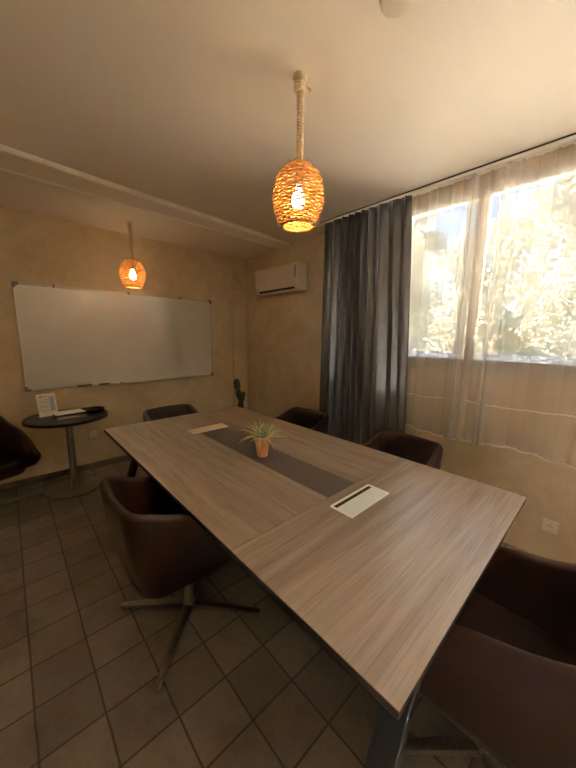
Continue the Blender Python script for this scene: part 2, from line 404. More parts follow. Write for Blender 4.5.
cable_port(.950, 1.248, 2.038, 2.150, 'cream cable port at the far end of the dark inlay strip', M['cream'], False)

# ------------------------------------------------------------------ potted plant on the table
pt = thing('potted_plant', 'small terracotta pot with a spiky variegated plant on the table', 'plant', (1.078, 1.385, TT+.0013))
b = B(); lathe(b, [(0,0),(.029,0),(.033,.004),(.042,.088),(.0485,.090),(.050,.118),(.048,.121),(.043,.120),(.041,.100),(0,.100)], 32)
obj('pot', b, M['terra'], pt)
b = B(); lathe(b, [(0,.111),(.02,.113),(.0415,.109),(.0415,.104),(0,.104)], 24); obj('soil', b, M['soil'], pt)
def leafblade(length, elev, az, wid, droop, mi=0):
    b = B(); n = 8; rows = []
    for k in range(n+1):
        t = k/n; r = length*t
        e = elev - droop*t*t
        x = length*t*math.cos(elev - droop*t*.6); z = length*t*math.sin(elev - droop*t*.6)
        w = wid*math.sin(PI*min(1, .22+.78*t))**.7*(1-t*.75) if t < 1 else .0004
        rows.append((x, z, max(w, .0004)))
    ca, sa = math.cos(az), math.sin(az); th = .0011
    R_ = []
    for x, z, w in rows:
        pr = []
        for s_, dz in ((-1,.0025),(-.55,.0004),(0,-.001),(.55,.0004),(1,.0025)):
            for lay in (1, -1): pr.append(b.verts.new(((x*ca - s_*w*sa), (x*sa + s_*w*ca), z+dz*min(1,w/.004)+lay*th*.5)))
        R_.append(pr)
    for A_, B_ in zip(R_, R_[1:]):
        for j in range(4):
            m_ = 1 if j in (0, 3) else 0
            b.faces.new((A_[2*j], A_[2*j+2], B_[2*j+2], B_[2*j])).material_index = m_
            b.faces.new((A_[2*j+1], B_[2*j+1], B_[2*j+3], A_[2*j+3])).material_index = m_
        b.faces.new((A_[0], B_[0], B_[1], A_[1])).material_index = 1; b.faces.new((A_[8], A_[9], B_[9], B_[8])).material_index = 1
    b.faces.new([R_[0][i] for i in (0,1,3,5,7,9,8,6,4,2)])
    return b
for k in range(48):
    az = k*2.399+.4; ring = k/48
    el = R(82 - 68*ring + rnd.uniform(-8, 8)); L = (.110+.040*ring)*rnd.uniform(.85, 1.12)
    lb = leafblade(L, el, az, .0088*rnd.uniform(.8, 1.2), R(rnd.uniform(10, 50))*(.4+ring*.8))
    bmesh.ops.translate(lb, vec=(.010*ring*math.cos(az), .010*ring*math.sin(az), .110), verts=lb.verts[:])
    obj('leaf', lb, [M['spider'], M['spider_pale']], pt)

# ------------------------------------------------------------------ chairs
def chair_paths(N=56):
    xb, xf = -.295, .315
    def U(xb, xf, wb, wf, r):
        pts = []
        for k in range(15):
            t = k/14; x = xf + (xb+r-xf)*t; pts.append((x, -(wf + (wb-wf)*t**.9)))
        for k in range(1, 9):
            a = R(-90 - 90*k/8)
            pts.append((xb+r + r*math.cos(a), -wb+r + r*math.sin(a)))
        for k in range(1, 7): 
            y = (-wb+r) + 2*(wb-r)*k/7
            pts.append((xb - .014*math.cos(PI*(k/7-.5)), y))
        left = [(x, -y) for x, y in pts[:23]][::-1]
        return pts + left
    return U(xb, xf, .245, .285, .085), U(-.215, .285, .215, .245, .075)
def make_chair(label):
    t = thing('tub_chair', label, 'chair', (0,0,0), 0, 'brown tub chairs')
    top, bot = chair_paths(); n = len(top)
    rimz = [(-.30,.772),(-.20,.750),(-.11,.706),(0,.685),(.10,.655),(.20,.595),(.28,.51),(.32,.475)]
    botz = [(-.30,.335),(.05,.33),(.18,.345),(.32,.405)]
    b = B(); rings = []
    for i in range(n):
        tx, ty = top[i]; bx_, by_ = bot[i]
        a = Vector(top[max(i-1,0)]); c = Vector(top[min(i+1,n-1)]); d = (c-a).normalized(); nn = Vector((d.y, -d.x))
        if nn.dot(Vector((tx+.0, ty))) < 0: nn = -nn
        zt = smoothf(tx, rimz, .05); zb = smoothf(bx_, botz, .05)
        th = .044 if True else 0
        P = []
        def at(s, off):
            bulge = .012*math.sin(PI*s)
            q = Vector((bx_, by_)).lerp(Vector((tx, ty)), s**.85) + nn*(off+bulge)
            return (q.x, q.y, zb + (zt-zb)*s)
        zr = th/2/(zt-zb)
        for s_ in (0, .02, .12, .25, .4, .55, .7, .85): P.append(at(s_*(1-zr), 0 if s_ > .01 else -.012))
        for k in range(7):
            a_ = PI*k/6; s_ = 1 - zr + zr*math.sin(a_)
            P.append(at(s_, -th/2 + th/2*math.cos(a_)))
        for s_ in (.85, .7, .55, .4, .25, .12, .02): P.append(at(s_*(1-zr), -th - (1-s_)*.012))
        rings.append([b.verts.new(p) for p in P])
    m_ = len(rings[0])
    for A_, B_ in zip(rings, rings[1:]):
        for k in range(m_): b.faces.new((A_[k], A_[(k+1)%m_], B_[(k+1)%m_], B_[k]))
    for ring, sgn in ((rings[0], 1), (rings[-1], -1)):
        # rounded tip
        cx = sum((v.co for v in ring), Vector())/m_
        prev = ring
        for f_, dx in ((.82, .012), (.45, .020)):
            new = [b.verts.new(cx + (v.co-cx)*f_ + Vector((dx,0,0))) for v in ring]
            for k in range(m_): b.faces.new((prev[k], prev[(k+1)%m_], new[(k+1)%m_], new[k]))
            prev = new
        b.faces.new(prev)
    # closed underside
    under = [r[0] for r in rings]
    cz = b.verts.new((.02, 0, .315))
    for k in range(n-1): b.faces.new((under[k], under[k+1], cz))
    b.faces.new((under[-1], under[0], cz))
    obj('shell', b, M['leather'], t, angle=60)
    # seat cushion
    b = B(); out = []
    for k in range(44):
        a_ = 2*PI*k/44; e = .42
        ca, sa = math.cos(a_), math.sin(a_)
        out.append((.045 + .262*math.copysign(abs(ca)**e, ca), .216*math.copysign(abs(sa)**e, sa)))
    L_ = []
    for f_, z in ((.86,.340),(.95,.350),(1,.375),(1,.42),(.975,.445),(.90,.460),(.6,.464),(.3,.462)):
        L_.append([b.verts.new((.045+(x-.045)*f_, y*f_, z)) for x, y in out])
    for A_, B_ in zip(L_, L_[1:]):
        for k in range(44): b.faces.new((A_[k], A_[(k+1)%44], B_[(k+1)%44], B_[k]))
    b.faces.new(L_[0][::-1]); b.faces.new(L_[-1])
    obj('seat_cushion', b, M['leather'], t, angle=60)
    b = B(); lathe(b, [(0,.045),(.030,.045),(.034,.075),(.026,.10),(.024,.30),(.055,.312),(.055,.322),(0,.322)], 24)
    obj('column', b, M['dsteel'], t)
    for k in range(4):
        a_ = R(45+90*k); ca, sa = math.cos(a_), math.sin(a_)
        b = B(); rs = []
        for r_, w_, z0, z1 in ((.018,.021,.044,.078),(.10,.020,.040,.070),(.25,.017,.030,.052),(.365,.014,.022,.036),(.375,.010,.024,.033)):
            rs.append([b.verts.new((r_*ca - s_*w_*sa, r_*sa + s_*w_*ca, z)) for s_, z in ((-1,z0),(1,z0),(1,z1-.004),(.5,z1),(-.5,z1),(-1,z1-.004))])
        for A_, B_ in zip(rs, rs[1:]):
            for j in range(6): b.faces.new((A_[j], A_[(j+1)%6], B_[(j+1)%6], B_[j]))
        b.faces.new(rs[0][::-1]); b.faces.new(rs[-1])
        arm = obj('leg', b, M['dsteel'], t)
        g = B(); lathe(g, [(0,0),(.013,0),(.014,.006),(.012,.023),(0,.023)], 16, .355*ca, .355*sa); obj('glide', g, M['greyp'], arm)
    return t
chA = make_chair('brown leather tub chair on steel star base at the left side of the table')
chA.location = (.583, 1.378, 0); chA.rotation_euler = (0,0,R(0)); del chA['group']
def chair(x, y, rot, label): 
    c = dup(chA, (x, y, 0), R(rot), label); return c
chair(1.105, 2.655, -90, 'brown leather tub chair at the far end of the table below the whiteboard')
chair(1.800, 1.905, 180, 'brown leather tub chair on the window side of the table, left of the grey curtain')
chair(1.785, .935, 180, 'brown leather tub chair on the window side, beside the right edge of the grey curtain')
chair(1.085, .150, 90, 'large dark brown tub chair at the near right end of the table, closest to us')
cG = chair(-.245, 3.33, -70, 'brown tub chair at the left edge beside the round side table')

for ch in chA.children:
    if ch.name.startswith(('shell', 'seat_cushion')): ch.location = (-.030, .038, 0)
for ch in cG.children:
    if ch.name.startswith('leg'): ch.rotation_euler.z = R(35)
# ------------------------------------------------------------------ round side table and what lies on it
rt = thing('side_table', 'round dark side table on a steel pole below the whiteboard', 'table', (.360, 3.385, 0))
b = B(); lathe(b, [(0,.683),(.318,.683),(.325,.687),(.325,.706),(.321,.710),(0,.710)], 64); obj('tabletop', b, M['dwood'], rt)
b = B(); lathe(b, [(.0285,.016),(.0285,.672),(.07,.676),(.07,.6829),(0,.6829)], 24); obj('pole', b, M['steel'], rt)
b = B(); lathe(b, [(0,0),(.217,0),(.221,.004),(.220,.009),(.10,.014),(.034,.016),(.032,.020),(0,.020)], 64); obj('base', b, M['dsteel'], rt)
SZ = .710
# information sheet in a stand
sx, sy = .232, 3.47
fs = thing('sheet_stand', 'white printed sheet standing upright in a clear holder on the side table', 'sign', (sx, sy, SZ), R(12))
tilt = Matrix.Rotation(R(-12), 4, 'X')
def tl(bm): bmesh.ops.transform(bm, matrix=Matrix.Translation((0,0,.004)) @ tilt, verts=bm.verts[:]); return bm
obj('holder', tl(bx(-.072,.072,.0012,.004,0,.205)), M['acry'], fs, smooth=False)
obj('holder_foot', bx(-.072,.072,-.004,.055,0,.003), M['acry'], fs, smooth=False)
obj('sheet', tl(bx(-.068,.068,0,.001,.003,.201)), M['paper'], fs, smooth=False)
b = B()
rr = random.Random(3)
for k in range(9):
    z = .150-.014*k
    if k in (3, 6): continue
    x = -.055
    while x < .01:
        w = rr.uniform(.008,.018); box(b, x, min(x+w, .012), -.0006, -.0001, z, z+.004); x += w+.004
obj('print', tl(b), M['ink'], fs, smooth=False)['kind'] = 'stuff'
obj('print', tl(bx(.02,.058,-.0006,-.0001,.045,.175)), M['blueink'], fs, smooth=False)
obj('print', tl(bx(-.052,-.030,-.0006,-.0001,.170,.188)), M['cyan'], fs, smooth=False)
obj('print', tl(bx(-.024,.008,-.0006,-.0001,.174,.184)), M['goldink'], fs, smooth=False)
# open dark box with a sloping glossy leaflet lid
dk = thing('document_tray', 'low black document tray on the side table in front of the sheet stand', 'tray', (.375, 3.335, SZ), R(6))
b = B(); box(b,-.115,.115,-.075,.075,0,.004); box(b,-.115,.115,.071,.075,.004,.036); box(b,-.115,-.111,-.075,.071,.004,.036); box(b,.111,.115,-.075,.071,.004,.036)
obj('tray_body', b, M['dwood'], dk, smooth=False, bevel=.001)
obj('tray_front', bx(-.115,.115,-.079,-.075,0,.022), M['steel'], dk, smooth=False, bevel=.001)
for k, (dx, dy, rz) in enumerate(((-.005, .0, 7), (.004, .006, 13), (-.012, .010, 2))):
    o = obj('paper_sheet', bx(-.105,.105,-.07,.07,0,.0012), M['paper'], smooth=False)
    o.location = (.372+dx, 3.345+dy, SZ+.0365+.0014*k); o.rotation_euler = (0,0,R(rz))
    tag(o, ['lowest white sheet lying across the black tray on the side table', 'middle white sheet lying across the black tray on the side table', 'topmost white sheet lying on the black tray on the side table'][k], 'paper', 'loose sheets on the tray')
rg = thing('round_tray', 'round black tray with a raised rim at the right side of the side table', 'tray', (.565, 3.43, SZ))
b = B(); lathe(b, [(0,0),(.088,0),(.096,.004),(.104,.026),(.101,.027),(.092,.008),(.085,.005),(0,.005)], 40); obj('tray_body', b, M['black'], rg)

# ------------------------------------------------------------------ whiteboard
wb = thing('whiteboard', 'wide white magnetic whiteboard in a thin aluminium frame on the far wall', 'whiteboard', (1.08, WY, .914))
X0, X1, Z0, Z1 = -.985, .985, 0, 1.0
obj('panel', bx(X0+.012, X1-.012, -.014, -.002, Z0+.012, Z1-.012), M['board'], wb, smooth=False)
for nm, a in (('frame_bar', (X0,X1,-.022,0,Z0,Z0+.015)), ('frame_bar', (X0,X1,-.022,0,Z1-.015,Z1)), ('frame_bar', (X0,X0+.015,-.022,0,Z0+.015,Z1-.015)), ('frame_bar', (X1-.015,X1,-.022,0,Z0+.015,Z1-.015))):
    obj(nm, bx(*a), M['alu'], wb, smooth=False, bevel=.003)
for ax, az in ((X0, Z0), (X1, Z0), (X0, Z1), (X1, Z1)):
    sx_, sz_ = (1 if ax < 0 else -1), (1 if az < .5 else -1)
    b = B(); box(b, min(ax-sx_*.003, ax+sx_*.045), max(ax-sx_*.003, ax+sx_*.045), -.026, 0, min(az-sz_*.003, az+sz_*.022), max(az-sz_*.003, az+sz_*.022))
    box(b, min(ax-sx_*.003, ax+sx_*.022), max(ax-sx_*.003, ax+sx_*.022), -.0255, 0, min(az, az+sz_*.045), max(az, az+sz_*.045))
    obj('corner_cap', b, M['greyp'], wb, smooth=False, bevel=.003)
for x in (.395, 1.055, 1.645):
    b = B(); box(b, x-1.08-.012, x-1.08+.012, -.027, 0, Z1+.0005, Z1+.010); box(b, x-1.08-.009, x-1.08+.009, -.027, -.023, Z1-.022, Z1+.0005); 
    obj('wall_clip', b, M['greyp'], wb, smooth=False, bevel=.0015)
obj('pen_ledge', bx(-.60,.60,-.055,-.0225,-.002,.004), M['alu'], wb, smooth=False, bevel=.001)
er = thing('board_eraser', 'brown felt board eraser on the ledge of the whiteboard', 'eraser', (.568, WY-.040, .9185))
obj('felt_pad', bx(-.065,.065,-.014,.014,0,.022), M['felt'], er, smooth=False, bevel=.002)
obj('grip', bx(-.063,.063,-.012,.012,.022,.048), M['rope'], er, smooth=False, bevel=.004)
def marker(x, L, m_, label):
    t = thing('marker_pen', label, 'marker', (x, WY-.040, .9185+.0085))
    b = B(); tube(b, [(0,0,0),(L*.62,0,0)], .0083, 14); obj('barrel', b, M['whitep'] if m_ != 'black' else M['black'], t)
    b = B(); tube(b, [(L*.62,0,0),(L*.64,0,0),(L,0,0)], [.0083,.0078,.0070], 14); obj('cap', b, M[m_], t)
marker(.70, .10, 'black', 'black marker pen on the whiteboard ledge just right of the eraser')
marker(.845, .085, 'greyp', 'white marker pen with grey cap, the rightmost on the whiteboard ledge')

# ------------------------------------------------------------------ outlets
def outlet(name_loc, rot, label, m_):
    t = thing('wall_outlet', label, 'wall outlet', name_loc, rot)
    obj('cover_plate', bx(-.040,.040,-.009,0,-.040,.040), M[m_], t, smooth=False, bevel=.003)
    b = B(); tube(b, [(0,-.0092,0),(0,-.0120,0)], .024, 24); obj('socket', b, M[m_], t)
    b = B()
    for s_ in (-.0095, .0095): tube(b, [(s_,-.0122,0),(s_,-.0130,0)], .0032, 10)
    tube(b, [(0,-.0122,.011),(0,-.0130,.011)], .0026, 10)
    obj('socket_holes', b, M['dark'], t)
outlet((.605, WY, .385), 0, 'cream wall outlet low on the whiteboard wall beside the side table', 'cream')
outlet((WW, .163, .245), R(-90), 'cream wall outlet on the window wall right of the table', 'cream')

# ------------------------------------------------------------------ air conditioner
ac = thing('air_conditioner', 'white split air conditioner high on the wall near the corner', 'air conditioner', (WX, 2.935, 2.0)); ac.scale = (1, .86, 1)
def acprof(b, y0, y1, pr, mi=0):
    a = [b.verts.new((x,y0,z)) for x,z in pr]; c = [b.verts.new((x,y1,z)) for x,z in pr]; n = len(pr)
    b.faces.new(a[::-1]); b.faces.new(c)
    for k in range(n): b.faces.new((a[k], a[(k+1)%n], c[(k+1)%n], c[k]))
pr = [(-.001,0),(-.085,-.012),(-.125,0.0),(-.155,.028),(-.170,.062),(-.175,.095),(-.175,.268),(-.168,.282),(-.155,.287),(-.001,.287)]
b = B(); acprof(b, -.405, .415, pr); obj('body', b, M['acp'], ac, bevel=.004, angle=30)
pr2 = [(-.001,-.004),(-.085,-.017),(-.128,-.005),(-.160,.025),(-.176,.060),(-.181,.095),(-.181,.272),(-.172,.288),(-.155,.293),(-.001,.293)]
b = B(); acprof(b, -.445, -.405, pr2); obj('end_cap', b, M['acp'], ac, bevel=.006, angle=30)
b = B(); acprof(b, .415, .44, pr2); obj('end_cap', b, M['acp'], ac, bevel=.006, angle=30)
b = B(); box(b, -.1785, -.1752, -.404, .414, .100, .270); obj('front_panel', b, M['acp'], ac, smooth=False, bevel=.002)
b = B(); acprof(b, -.37, .38, [(-.090,-.014),(-.128,-.001),(-.131,-.006),(-.090,-.020)]); obj('vent_flap', b, M['acp'], ac, smooth=False, bevel=.001)
b = B(); acprof(b, -.38, .39, [(-.138,.0055),(-.158,.0235),(-.160,.0215),(-.140,.0035)]); obj('air_outlet', b, M['dark'], ac, smooth=False)
obj('indicator_panel', bx(-.1835,-.1812,-.438,-.413,.120,.250), M['led'], ac, smooth=False, bevel=.001)
obj('indicator_light', bx(-.1850,-.1836,-.432,-.419,.125,.137), M['dark'], ac, smooth=False)
b = B(); tube(b, [(-.1755,.385,.05),(-.1775,.385,.05)], .010, 16); obj('round_badge', b, M['greyp'], ac)

# ------------------------------------------------------------------ ceiling detector
sd = thing('smoke_detector', 'round cream smoke detector on the ceiling', 'smoke detector', (1.052, .632, ZHI))
b = B(); lathe(b, [(0,0),(.056,0),(.056,-.010),(.048,-.014),(0,-.014)], 40); obj('base', b, M['greyp'], sd)
b = B(); lathe(b, [(.0,-.0142),(.046,-.0142),(.051,-.020),(.051,-.030),(.046,-.038),(.030,-.041),(0,-.042)], 40); obj('cover', b, M['alarm'], sd)

# ------------------------------------------------------------------ cactus in the corner
cc = thing('potted_cactus', 'tall green cactus standing in the far corner of the room', 'cactus', (2.33, 3.50, 0))
b = B(); lathe(b, [(0,0),(.085,0),(.095,.01),(.125,.20),(.135,.205),(.135,.235),(.122,.235),(.118,.20),(0,.20)], 36); obj('pot', b, M['terra'], cc)
b = B(); lathe(b, [(0,.205),(.117,.205),(.117,.2008),(0,.2008)], 30); obj('soil', b, M['soil'], cc)
def cact(pts, rs, ribs=7):
    b = B(); pts = [Vector(p) for p in pts]; n = ribs*6
    rings = []
    for i, p in enumerate(pts):
        d = (pts[min(i+1,len(pts)-1)]-pts[max(i-1,0)]).normalized(); a = d.cross(Vector((0,1,0))).normalized(); u = a.cross(d)
        rings.append([b.verts.new(p + (a*math.cos(2*PI*k/n)+u*math.sin(2*PI*k/n))*rs[i]*(1+.13*math.cos(ribs*2*PI*k/n))) for k in range(n)])
    for A_, B_ in zip(rings, rings[1:]):
        for k in range(n): b.faces.new((A_[k], A_[(k+1)%n], B_[(k+1)%n], B_[k]))
    b.faces.new(rings[0][::-1]); b.faces.new(rings[-1]); return b
rl = lambda n, r, e=.35: [r*(max(.12, math.sin(PI*min(1, (i/n)*.9+.22)))**e if i/n > .5 else 1-.25*math.exp(-i*1.4)) for i in range(n+1)]
def seg(p0, p1, r, nm):
    p0, p1 = Vector(p0), Vector(p1); n = 12
    L = [p0.lerp(p1, i/n) for i in range(n+1)]
    rs = [r*(.55+.45*min(1, i/3.0))*(1 if i < n-3 else [ .95,.82,.60,.25][i-(n-3)]) for i in range(n+1)]
    o = obj(nm, cact(L, rs), M['cactus'], cc)
    s_ = B(); q = random.Random(5)
    for i in range(1, n):
        for k in range(7):
            a_ = 2*PI*k/7; v = Vector((math.cos(a_), math.sin(a_), 0)); base = L[i]+v*rs[i]*1.1
            for j in range(2):
                e = base + (v+Vector((q.uniform(-.5,.5), q.uniform(-.5,.5), q.uniform(-.4,.6)))).normalized()*.010
                tube(s_, [base, e], [.0007,.0002], 3, False)
    obj('spines', s_, M['spine'], o)['kind'] = 'stuff'
seg((0,0,.20), (.012,-.008,.60), .040, 'stem')
seg((.008,-.006,.565), (-.030,.010,.735), .038, 'stem_segment')
seg((.020,-.012,.54), (.060,-.020,.690), .028, 'side_arm')
seg((-.026,.010,.715), (-.040,.022,.875), .040, 'stem_segment')

# ------------------------------------------------------------------ pendant lamps
def make_lamp(label, zc, drop, seed, bend):
    q = random.Random(seed)
    t = thing('pendant_lamp', label, 'lamp', (0,0,zc))
    b = B(); lathe(b, [(0,0),(.032,0),(.032,-.008),(.024,-.016),(.010,-.020),(0,-.020)], 24); obj('ceiling_rose', b, M['rope'], t)
    # rope
    b = B(); n = 90
    for s_ in range(3):
        pts = []
        for i in range(n+1):
            f = i/n; z = -.018 - (drop-.018+.015)*f; a_ = 2*PI*(s_/3 + f*9)
            cx = bend*math.sin(PI*f); cy = -bend*.6*math.sin(PI*f)
            pts.append((cx+.0082*math.cos(a_), cy+.0082*math.sin(a_), z))
        tube(b, pts, .0094, 8)
    obj('rope', b, M['rope'], t)
    b = B()
    for k in range(3):
        pts = [((.019+.004*math.sin(3*a))*math.cos(a), (.019+.004*math.cos(2*a))*math.sin(a), -.030-.011*k+.004*math.sin(a+k)) for a in [2*PI*i/20 for i in range(21)]]
        tube(b, pts, .0075, 7)
    tube(b, [(.015,0,-.03),(.035,-.006,-.026),(.050,-.012,-.030),(.056,-.012,-.040)], [.007,.006,.006,.007], 7)
    obj('rope_knot', b, M['rope'], t)
    top = -drop; Hs = .262
    def rad(f):   # f 0 top .. 1 bottom
        pts = [(0,.030),(.05,.058),(.14,.088),(.28,.104),(.45,.113),(.60,.114),(.75,.105),(.88,.089),(1,.070)]
        return smoothf(f, pts, .06)
    b = B()
    # uprights
    NR = 26
    for k in range(NR):
        a_ = 2*PI*k/NR
        pts = [((rad(f))*math.cos(a_+.05*math.sin(f*3)), (rad(f))*math.sin(a_+.05*math.sin(f*3)), top - Hs*f) for f in [i/16 for i in range(17)]]
        tube(b, pts, .0021, 5)
        e = Vector(pts[0]); d_ = Vector((math.cos(a_+q.uniform(-.4,.4)), math.sin(a_), q.uniform(.2,1.4))).normalized()
        tube(b, [e, e+d_*q.uniform(.008,.022)], [.0019,.0012], 4)
        e = Vector(pts[-1]); d_ = Vector((math.cos(a_)*q.uniform(-.2,.6), math.sin(a_)*.3, -1)).normalized()
        tube(b, [e, e+d_*q.uniform(.004,.012)], [.0019,.0012], 4)
    rows = 34
    for r_ in range(rows):
        f0 = (r_+.5)/rows; ph = q.uniform(0, .3)
        N_ = NR*4; pts = []
        for i in range(N_+1):
            a_ = 2*PI*i/N_
            rr_ = rad(f0) + .0035*math.cos(NR*a_/2 + PI*r_)
            pts.append((rr_*math.cos(a_), rr_*math.sin(a_), top - Hs*f0 + .0018*math.sin(a_*3+ph*9+r_*2.1)))
        tube(b, pts, q.uniform(.0024,.0035), 5, False)
    # loose twig ends
    for k in range(230):
        f = q.uniform(.04,.98); a_ = q.uniform(0, 2*PI); r0 = rad(f)
        p = Vector((r0*math.cos(a_), r0*math.sin(a_), top-Hs*f)); tang = Vector((-math.sin(a_), math.cos(a_), 0)); out = Vector((math.cos(a_), math.sin(a_), 0))
        d_ = (tang*q.choice((-1,1)) + out*q.uniform(.15,.8) + Vector((0,0,q.uniform(-.5,.5)))).normalized()
        tube(b, [p, p+d_*q.uniform(.010,.028)], [.0020,.0012], 4, False)
    # thick bound rims
    for f, rr_ in ((.015,.0045),(.985,.0050)):
        pts = [(rad(f)*math.cos(a), rad(f)*math.sin(a), top-Hs*f) for a in [2*PI*i/40 for i in range(41)]]
        tube(b, pts, rr_, 6, False)
    obj('lamp_shade', b, M['wicker'], t)
    b = B(); lathe(b, [(0,top+.004),(.019,top+.002),(.021,top-.080),(.017,top-.088),(0,top-.088)], 20); obj('bulb_holder', b, M['black'], t)
    b = B(); lathe(b, [(.0,top-.090),(.013,top-.090),(.015,top-.103),(.028,top-.133),(.031,top-.153),(.024,top-.175),(.010,top-.184),(0,top-.185)], 24); obj('light_bulb', b, M['bulb'], t)
    return t
la = make_lamp('glowing woven wicker pendant lamp on a thick rope above the table, the nearer one', ZHI, .352, 11, .004)
la.location = (1.058, 1.086, ZHI); la['group'] = 'wicker pendant lamps'
lb_ = dup(la, (.994, 3.355, ZLO), R(70), 'glowing wicker pendant lamp above the whiteboard, the smaller and farther one')
del la['group']; del lb_['group']

# ------------------------------------------------------------------ curtain rail and curtains
RX = 2.440
cr = thing('curtain_rail', 'white ceiling curtain rail along the window wall', 'curtain rail', (RX, 0, ZHI))
b = B(); box(b, -.028, .040, -2.95, 2.16, -.026, -.0005); obj('track', b, M['ctrim'], cr, smooth=False, bevel=.003)
obj('track_gap', bx(-.036,-.0285,-2.95,2.16,-.008,-.0005), M['dark'], cr, smooth=False)
def cloth(name, y0, y1, z0f, z1, fx, m_, parent=None, ny=260, nz=40, thick=0, z0=None):
    b = B(); G = []
    for i in range(ny+1):
        u = i/ny; col = []
        for j in range(nz+1):
            w = j/nz
            p = fx(u, w); zb = z0f(u); z = zb + (z1-zb)*w
            col.append(b.verts.new((p[0], p[1], z)))
        G.append(col)
    for i in range(ny):
        for j in range(nz): b.faces.new((G[i][j], G[i+1][j], G[i+1][j+1], G[i][j+1]))
    o = obj(name, b, m_, parent, angle=180)
    if thick:
        s_ = o.modifiers.new('thickness', 'SOLIDIFY'); s_.thickness = thick
    return o
# dark drape
q = random.Random(21)
ph = [q.uniform(0, 2*PI) for _ in range(8)]
def drape(u, w):
    # u 0 = near end (y small), 1 = far end ; w 0 bottom, 1 top
    ya = 1.125 + .105*w**1.3; yb = 2.112 - .03*w
    pinch = max(0, (w-.90)/.10)
    y = ya + (yb-ya)*u
    s = u*10 + .35*math.sin(u*9+ph[0]) + .22*(1-w)*math.sin(u*17+ph[1])
    amp = .038*(1-.35*pinch)*(.8+.35*math.sin(u*7+ph[2]))
    a = amp*math.sin(2*PI*s) + .010*(1-w)*math.sin(2*PI*u*5+ph[3]) + .004*math.sin(2*PI*u*23+ph[5])*(w**2)
    y += .010*math.sin(4*PI*s)*(1-.5*pinch)
    x = RX-.030 + a
    return x, y
dr = thing('curtain', 'dark grey-brown satin curtain hanging in folds left of the window', 'curtain', (0,0,0))
cloth('drape', 0, 0, lambda u: .018+.006*math.sin(u*40), ZHI-.030, drape, M['drape'], dr, 420, 44, .002)
def drtop(u, w):
    x, y = drape(u, .98+.02*w); return x-.0015-.0*w, y
b = B()
for k in range(26):
    u = (k+.5)/26; x, y = drape(u, 1)
    tube(b, [(x, y, ZHI-.034),(RX, y, ZHI-.0275)], .0025, 6)
obj('hooks', b, M['whitep'], dr)['kind'] = 'stuff'

# sheer
ph2 = [q.uniform(0, 2*PI) for _ in range(8)]
def sheerx(u, w):
    y = 1.30 - 1.34*u
    ridge = lambda yc, s, a: a*math.exp(-((y-yc)/s)**2)
    a = .012*math.sin(2*PI*y/.165+ph2[0]+.5*math.sin(y*5)) + .007*math.sin(2*PI*y/.41+ph2[1])*(1.3-w)
    a += ridge(.80-.02*(1-w), .020, -.050) + ridge(.755, .025, .022) - ridge(.60-.015*(1-w), .022, .040) - ridge(.11, .03, .03) + ridge(.33, .04, .015)
    a += .008*math.sin(2*PI*y/.055+ph2[2])*max(0, (w-.90)/.10)
    a = min(a, .030) if a > 0 else a; return RX+.024 + a*(.75 if w > .9 else .9), y + .006*math.sin(2*PI*y/.165*2)
sh = thing('sheer_curtain', 'white see-through voile curtain hanging in front of the window', 'curtain', (0,0,0))
hemz = lambda u: .700 + .012*math.sin(u*11+1) + .004*math.sin(u*60)
def cloth_part(name, zf0, zf1, m_, nz=30, u0=0, u1=1, dx=0, ny=520):
    b = B(); G = []
    for i in range(ny+1):
        u = u0+(u1-u0)*i/ny; c_ = []
        z0, z1 = zf0(u), zf1(u)
        for j in range(nz+1):
            z = z0 + (z1-z0)*j/nz; w = (z-.70)/(ZHI-.028-.70); x, y = sheerx(u, w); c_.append(b.verts.new((x + dx*math.sin(PI*(i/ny*.92+.04))*(.35+.65*(1-w)), y + (.012*(1-w) if dx else 0), z)))
        G.append(c_)
    for i in range(ny):
        for j in range(nz): b.faces.new((G[i][j], G[i+1][j], G[i+1][j+1], G[i][j+1]))
    return obj(name, b, m_, sh, angle=180)
cloth_part('gathered_fold', hemz, lambda u: ZHI-.03, M['sheer'], 44, .335, .425, -.030, 40)
cloth_part('gathered_fold', hemz, lambda u: ZHI-.03, M['sheer'], 44, .350, .400, -.045, 30)
cloth_part('gathered_fold', hemz, lambda u: ZHI-.03, M['sheer'], 44, .485, .550, -.030, 30)
seamz = lambda u: .995 + .006*math.sin(u*14+2) + .003*math.sin(u*47)
cloth_part('voile', hemz, lambda u: ZHI-.028, M['sheer'], 44)
def hemx(z_f, r, name):
    b = B(); pts = []
    for i in range(401):
        u = i/400; z = z_f(u); x, y = sheerx(u, (z-.7)/(ZHI-.728)); pts.append((x-.001, y, z + .0025*math.sin(u*330)))
    tube(b, pts, r, 6); return obj(name, b, M['hem'], sh)
hemx(lambda u: hemz(u)+.004, .0065, 'gathered_hem')
hemx(seamz, .0018, 'seam')
cloth_part('header_tape', lambda u: ZHI-.062, lambda u: ZHI-.029, M['tape'], 4).location.x = -.0015
b = B()
for k in range(40):
    u = (k+.5)/40; x, y = sheerx(u, 1); tube(b, [(x, y, ZHI-.034),(x, y, ZHI-.0275)], .0025, 6)
obj('hooks', b, M['whitep'], sh)['kind'] = 'stuff'

